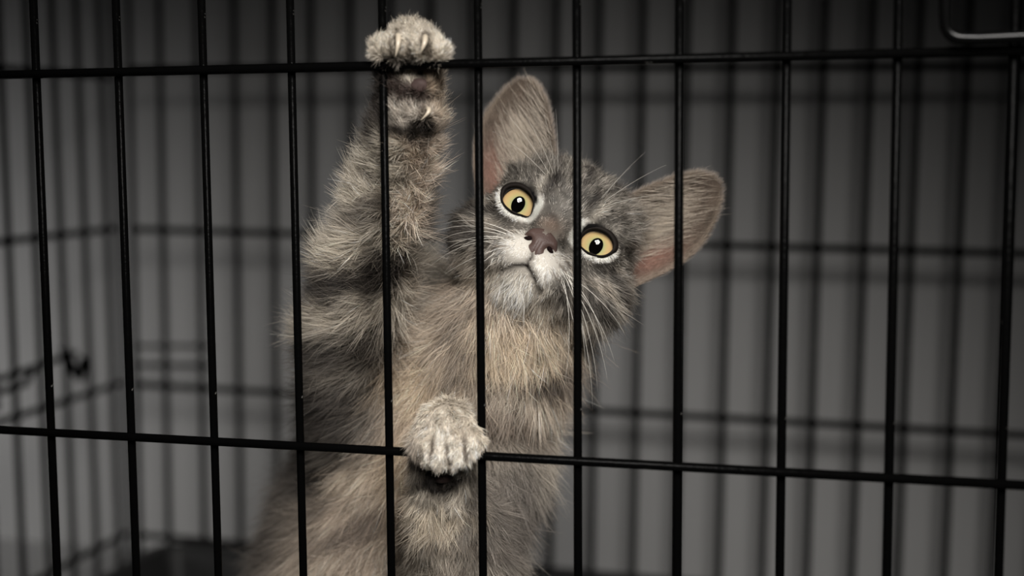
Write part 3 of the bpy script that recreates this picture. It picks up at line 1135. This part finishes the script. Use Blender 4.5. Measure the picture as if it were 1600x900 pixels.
add_fur()
add_ear_fur()
HP = np.concatenate([h[0] for h in HAIRS]); HRD = np.concatenate([h[1] for h in HAIRS]); HC = np.concatenate([h[2] for h in HAIRS])
nh, npt = HP.shape[:2]
hc = bpy.data.hair_curves.new('fur')
hc.add_curves([npt] * nh)
hc.attributes['position'].data.foreach_set('vector', ((HP - BASE) * CM).astype(np.float32).ravel())
ra = hc.attributes.get('radius') or hc.attributes.new('radius', 'FLOAT', 'POINT')
taper = V([1.0, 0.95, 0.8, 0.5, 0.12])
ra.data.foreach_set('value', (HRD[:, None] * taper[None] * CM).astype(np.float32).ravel())
cc = hc.attributes.new('hair_color', 'FLOAT_COLOR', 'POINT')
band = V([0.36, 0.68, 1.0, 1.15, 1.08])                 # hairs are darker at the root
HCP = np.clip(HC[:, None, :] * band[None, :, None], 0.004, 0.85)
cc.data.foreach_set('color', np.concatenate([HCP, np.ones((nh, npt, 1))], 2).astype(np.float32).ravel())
hc.materials.append(HAIR)
fur = link(bpy.data.objects.new('fur', hc), body)
tag(fur, 'short grey tabby fur with dark bands and a beige belly', kind='stuff')


# ---- eyes ------------------------------------------------------------------------
def lathe(profile, n=32):
    """profile of (radius, y): revolve about -Y axis"""
    v, f = [], []
    for r, y in profile:
        for k in range(n):
            a = 2 * math.pi * k / n
            v.append((r * math.cos(a), y, r * math.sin(a)))
    for i in range(len(profile) - 1):
        for k in range(n):
            k2 = (k + 1) % n
            f.append((i * n + k, i * n + k2, (i + 1) * n + k2, (i + 1) * n + k))
    return v, f


def mat_iris():
    mt = material('amber_iris', (0.6, 0.4, 0.1), 0.5, 0.2)
    nt = mt.node_tree
    b = nt.nodes['Principled BSDF']
    tc = nt.nodes.new('ShaderNodeTexCoord')
    sep = nt.nodes.new('ShaderNodeSeparateXYZ')
    nt.links.new(tc.outputs['Object'], sep.inputs[0])
    comb = nt.nodes.new('ShaderNodeCombineXYZ')
    nt.links.new(sep.outputs['X'], comb.inputs['X'])
    nt.links.new(sep.outputs['Z'], comb.inputs['Y'])
    ln = nt.nodes.new('ShaderNodeVectorMath'); ln.operation = 'LENGTH'
    nt.links.new(comb.outputs[0], ln.inputs[0])
    dv = nt.nodes.new('ShaderNodeMath'); dv.operation = 'DIVIDE'
    dv.inputs[1].default_value = 0.62 * HS * CM
    nt.links.new(ln.outputs['Value'], dv.inputs[0])
    no = nt.nodes.new('ShaderNodeTexNoise')
    no.inputs['Scale'].default_value = 900
    no.inputs['Detail'].default_value = 3
    nt.links.new(tc.outputs['Object'], no.inputs['Vector'])
    ad = nt.nodes.new('ShaderNodeMath'); ad.operation = 'MULTIPLY_ADD'
    nt.links.new(no.outputs['Fac'], ad.inputs[0]); ad.inputs[1].default_value = 0.16
    nt.links.new(dv.outputs[0], ad.inputs[2])
    r = nt.nodes.new('ShaderNodeValToRGB')
    e = r.color_ramp.elements
    e[0].position = 0.42; e[0].color = (0.17, 0.19, 0.08, 1)
    e[1].position = 1.06; e[1].color = (0.10, 0.05, 0.015, 1)
    for p_, c_ in ((0.56, (0.27, 0.23, 0.078)), (0.75, (0.32, 0.215, 0.075)), (0.93, (0.29, 0.175, 0.062))):
        q = e.new(p_); q.color = (*c_, 1)
    nt.links.new(ad.outputs[0], r.inputs['Fac'])
    nt.links.new(r.outputs['Color'], b.inputs['Base Color'])
    return mt


def mat_cornea():
    mt = bpy.data.materials.new('clear_cornea')
    mt.use_nodes = True
    nt = mt.node_tree
    nt.nodes.clear()
    out = nt.nodes.new('ShaderNodeOutputMaterial')
    t = nt.nodes.new('ShaderNodeBsdfTransparent')
    g = nt.nodes.new('ShaderNodeBsdfGlossy')
    g.inputs['Roughness'].default_value = 0.03
    fr = nt.nodes.new('ShaderNodeFresnel')
    fr.inputs['IOR'].default_value = 1.38
    mx = nt.nodes.new('ShaderNodeMixShader')
    nt.links.new(fr.outputs[0], mx.inputs[0])
    nt.links.new(t.outputs[0], mx.inputs[1])
    nt.links.new(g.outputs[0], mx.inputs[2])
    nt.links.new(mx.outputs[0], out.inputs['Surface'])
    return mt


IRIS = mat_iris()
CORNEA = mat_cornea()
BLACK = material('pupil_black', (0.001, 0.001, 0.001), 1.0, 0.0)
SCLERA = material('dark_sclera', (0.02, 0.012, 0.008), 0.4, 0.3)
LIDM = material('dark_lid_skin', (0.008, 0.006, 0.005), 0.7, 0.08)


def frame_obj(o, origin, xa, ya, za, po):
    M = Matrix(((xa[0], ya[0], za[0], (origin - po)[0] * CM), (xa[1], ya[1], za[1], (origin - po)[1] * CM), (xa[2], ya[2], za[2], (origin - po)[2] * CM), (0, 0, 0, 1)))
    o.matrix_local = M


for s, e in zip((-1, 1), EYES):
    c = H(e)
    gaze = nrm(CAM + V([1.0, 0, 6.0]) - c)
    gx = nrm(rx - gaze * (rx @ gaze))
    gz = np.cross(gx, -gaze)
    gz = gz if gz @ up > 0 else -gz
    R = EYER * HS
    prof = [(R * math.sin(t), R * math.cos(t)) for t in np.linspace(0.001, math.radians(132), 18)]
    v, f = lathe(prof, 36)
    eye = mesh_obj('eye', v, f, SCLERA, kitten)
    frame_obj(eye, c, gx, -gaze, gz, BASE)
    # iris, a shallow bowl
    ir = 0.69 * HS
    y0 = -math.sqrt(max(R * R - ir * ir, 0.01))
    v, f = lathe([(ir * q, y0 * 1.0 + 0.03 * R * (1 - q)) for q in np.linspace(1.0, 0.0, 10)], 48)
    io = mesh_obj('iris', v, f, IRIS, eye)
    # pupil, a tall oval
    v, f = lathe([(q, y0 + 0.012 * R) for q in (0.0, 0.5, 1.0)], 40)
    v = [(p_[0] * 0.22 * HS, p_[1] + 0.015 * R * 0 - 0.012, p_[2] * 0.285 * HS * (1.0 if p_[2] > 0 else 1.08)) for p_ in v]
    mesh_obj('pupil', v, f, BLACK, eye)
    # cornea dome
    Rc = 0.78 * HS
    off_ = -math.sqrt(Rc * Rc - ir * ir) - y0
    prof = [(Rc * math.sin(t), -Rc * math.cos(t) - off_) for t in np.linspace(0.001, math.asin(min(1, ir / Rc)), 14)]
    v, f = lathe(prof, 40)
    mesh_obj('cornea', v, f, CORNEA, eye)
    # lids: a dark rim ring that follows the eyeball
    nn = 72
    vs, fs = [], []
    rings = ((0.95, 0.79, 0), (0.96, 0.86, 0), (1.0, 0.90, 0), (1.07, 0.905, 0), (1.15, 0.885, 0), (1.20, 0.78, 0))
    for (k_, rad, _) in rings:
        for j in range(nn):
            th = 2 * math.pi * j / nn
            upb = 1 + (0.13 * max(0, math.sin(th + 0.0)) ** 0.7 + 0.02) * (k_ > 1.0)
            kk = k_ if k_ <= 1 else 1 + (k_ - 1) * (0.45 + 0.55 * float(sstep(-0.5, 0.3, math.sin(th))))
            rr2 = float(lid(V([th]))[0]) * kk * upb
            dx, dz = rr2 * math.cos(th) * s, rr2 * math.sin(th)
            rad_ = rad
            dy = -math.sqrt(max(rad_ * rad_ - dx * dx - dz * dz, 0.0004)) if rad_ > rr2 else 0.05
            vs.append(H(e + V([dx, dy, dz])) - c)
    for i in range(len(rings) - 1):
        for j in range(nn):
            j2 = (j + 1) % nn
            fs.append((i * nn + j, i * nn + j2, (i + 1) * nn + j2, (i + 1) * nn + j))
    l = mesh_obj('eyelid', vs, fs, LIDM, kitten)
    l.location = [q * CM for q in (c - BASE)]

# ---- nose leather -------------------------------------------------------------------
def nose_geo():
    """grid over the leather: u across, v from bridge edge (0) down to the philtrum (1)"""
    nu, nv = 25, 21
    vs = []
    for j in range(nv):
        t = j / (nv - 1)
        z = -0.76 - 1.10 * t
        w = 0.55 * (1 - ((max(t, 0.35) - 0.35) / 0.65) ** 1.35) + 0.04
        if t < 0.35:
            w = 0.44 + 0.15 * t / 0.35
        for i in range(nu):
            u = -1 + 2 * i / (nu - 1)
            x = u * w
            zz = z + 0.10 * (1 - t) * (u * u)*-0.6 + (0.05 * math.cos(u * 2.4) * (1 - t))
            bulge = 0.30 * math.sqrt(max(0, 1 - abs(u) ** 2.4)) * math.sin(math.pi * (0.12 + 0.70 * t)) ** 0.8
            y = -2.86 - bulge + 0.20 * max(0, t - 0.4) ** 1.2
            # nostrils and their wings
            for sg in (-1, 1):
                q = ((x - 0.35 * sg) / 0.13) ** 2 + ((zz + 1.20 - 0.25 * (abs(x) - 0.35)) / 0.105) ** 2
                y += 0.26 * math.exp(-q)
                q2 = ((x - 0.42 * sg) / 0.12) ** 2 + ((zz + 0.98) / 0.13) ** 2
                y -= 0.05 * math.exp(-q2)
            y += 0.05 * math.exp(-(x / 0.03) ** 2) * (t > 0.3)
            vs.append((x, y, zz))
    fs = [(j * nu + i, j * nu + i + 1, (j + 1) * nu + i + 1, (j + 1) * nu + i) for j in range(nv - 1) for i in range(nu - 1)]
    # back side so the leather has depth
    o = len(vs)
    vs += [(x * 0.95, y + 0.45, z) for (x, y, z) in vs]
    fs += [(o + a_, o + d_, o + c_, o + b_) for (a_, b_, c_, d_) in fs]
    ring = [i for i in range(nu)] + [j * nu + nu - 1 for j in range(1, nv)] + [(nv - 1) * nu + i for i in range(nu - 2, -1, -1)] + [j * nu for j in range(nv - 2, 0, -1)]
    for a_, b_ in zip(ring, ring[1:] + ring[:1]):
        fs.append((a_, o + a_, o + b_, b_))
    return vs, fs


NOSE = material('brown_nose_leather', (0.055, 0.034, 0.029), 0.5, 0.22)
nt = NOSE.node_tree
nb_ = nt.nodes.new('ShaderNodeTexVoronoi'); nb_.inputs['Scale'].default_value = 2600
bp_ = nt.nodes.new('ShaderNodeBump'); bp_.inputs['Strength'].default_value = 0.25; bp_.inputs['Distance'].default_value = 0.0002
tc_ = nt.nodes.new('ShaderNodeTexCoord')
nt.links.new(tc_.outputs['Object'], nb_.inputs['Vector'])
nt.links.new(nb_.outputs['Distance'], bp_.inputs['Height'])
nt.links.new(bp_.outputs['Normal'], nt.nodes['Principled BSDF'].inputs['Normal'])
v, f = nose_geo()
nc = H((0, -3.0, -1.0))
v = [(q[0] * 1.12, q[1], -1.0 + (q[2] + 1.0) * 1.14 - 0.03) for q in v]
nose = mesh_obj('nose', [H(q) - nc for q in v], f, NOSE, kitten)
nose.location = [q * CM for q in nc - BASE]
NOSTRIL = material('nostril_dark', (0.006, 0.003, 0.003), 0.9, 0.05)  # dark blobs paint in the shade of the nostril holes
for sg in (-1, 1):
    bm = bmesh.new()
    bmesh.ops.create_icosphere(bm, subdivisions=2, radius=1.0)
    vs = V([tuple(q.co) for q in bm.verts])
    fs = [tuple(q.index for q in f_.verts) for f_ in bm.faces]
    bm.free()
    t_ = math.radians(-32) * sg
    x_, y_, z_ = vs[:, 0] * 0.19, vs[:, 1] * 0.11, vs[:, 2] * 0.09
    hv = np.stack([x_ * math.cos(t_) - z_ * math.sin(t_) + 0.40 * sg, y_ + 0.18 * np.abs(x_) - 2.99, x_ * math.sin(t_) + z_ * math.cos(t_) - 1.24], 1)
    o = mesh_obj('nostril', [H(q) - nc for q in hv], fs, NOSTRIL, nose)

# ---- paw pads --------------------------------------------------------------------------
PAD = material('dark_paw_pad', (0.045, 0.029, 0.026), 0.7, 0.2)


def blob_mesh(name, c, r, mat, parent, po, seed=0):
    bm = bmesh.new()
    bmesh.ops.create_icosphere(bm, subdivisions=3, radius=1.0)
    vs = V([tuple(q.co) for q in bm.verts])
    fs = [tuple(q.index for q in f_.verts) for f_ in bm.faces]
    bm.free()
    vs = vs * V(r) * (1 + 0.06 * npn(vs, 1.2, seed))[:, None]
    o = mesh_obj(name, vs, fs, mat, parent)
    o.location = [q * CM for q in c - po]
    return o


blob_mesh('paw_pad', at(654, 133, 0.16), (0.27, 0.18, 0.22), PAD, kitten, BASE, 3)
blob_mesh('paw_pad', at(690, 744, 0.20), (0.32, 0.24, 0.20), PAD, kitten, BASE, 4)

# ---- claws --------------------------------------------------------------------------------
CLAW = material('pale_claw', (0.42, 0.36, 0.28), 0.35, 0.5)


def claw(pts, r):
    n = 14
    P = [V(q) for q in pts]
    t = np.linspace(0, 1, n)
    # quadratic Bezier
    path = [(1 - a) ** 2 * P[0] + 2 * a * (1 - a) * P[1] + a * a * P[2] for a in t]
    rad = r * np.clip(1 - t ** 2.2, 0.04, 1)
    c = path[0]
    v, f = tube_geo([q - c for q in path], rad, 10)
    o = mesh_obj('claw', v, f, CLAW, kitten)
    o.location = [q * CM for q in c - BASE]


claw([at(622, 55, -0.72), at(624, 66, -1.12), at(617, 91, -0.92)], 0.085)
claw([at(664, 57, -0.70), at(666, 66, -1.12), at(655, 86, -0.92)], 0.085)
claw([at(668, 170, 0.12), at(676, 172, -0.22), at(656, 189, -0.12)], 0.075)

# ---- whiskers --------------------------------------------------------------------------------
WHISK = material('white_whisker', (0.75, 0.71, 0.64), 0.4, 0.4)


def whisker(a, b, sag, r=0.0085):
    a = V(a); b = V(b)
    t = np.linspace(0, 1, 12)
    path = a[None] + (b - a)[None] * t[:, None] + (4 * t * (1 - t))[:, None] * V(sag)[None]
    v, f = tube_geo(path - a, r * np.clip(1 - 0.85 * t, 0.1, 1), 5)
    o = mesh_obj('whisker', v, f, WHISK, kitten)
    o.location = [q * CM for q in a - BASE]


wr = random.Random(5)
# (start in head axes, end pixel, end depth)
LEFTW = [(688, 352, 2.6), (672, 366, 2.4), (678, 382, 2.8), (690, 395, 2.0), (700, 402, 2.6), (668, 420, 2.6), (690, 432, 2.2), (722, 446, 2.0), (700, 375, 3.0), (735, 455, 2.4)]
for i, (x, y, d) in enumerate(LEFTW):
    a = H((-0.75 - 0.12 * (i % 3), -2.92 + 0.08 * (i % 3), -1.32 - 0.085 * i * 0.7))
    whisker(a, at(x, y, d), (0, -0.25, 0.30 if i < 6 else 0.12))
RIGHTW = [(934, 612, 2.0), (926, 640, 2.4), (948, 560, 2.6), (962, 572, 3.0), (905, 628, 2.0), (893, 560, 1.6), (915, 585, 1.8), (950, 600, 2.6), (880, 612, 1.6), (980, 530, 3.0)]
for i, (x, y, d) in enumerate(RIGHTW):
    a = H((0.75 + 0.12 * (i % 3), -2.92 + 0.08 * (i % 3), -1.38 - 0.07 * (i % 5)))
    whisker(a, at(x, y, d), (0.28, -0.25, 0.18))
BROW = [((-0.9, -1.9, 1.25), (786, 172, 2.2)), ((-0.8, -1.9, 1.3), (812, 165, 2.4)), ((-0.7, -1.9, 1.3), (868, 170, 2.6)), ((-1.0, -1.9, 1.2), (770, 205, 2.2)), ((-0.75, -1.95, 1.25), (850, 178, 2.0)),
        ((0.95, -1.9, 1.2), (1040, 258, 2.6)), ((0.85, -1.9, 1.25), (1008, 238, 2.4)), ((1.05, -1.9, 1.15), (1046, 304, 2.2)), ((0.9, -1.9, 1.3), (985, 262, 2.6))]
for a, e in BROW:
    whisker(H(a), at(*e), (0.06, -0.12, 0.10), 0.0065)
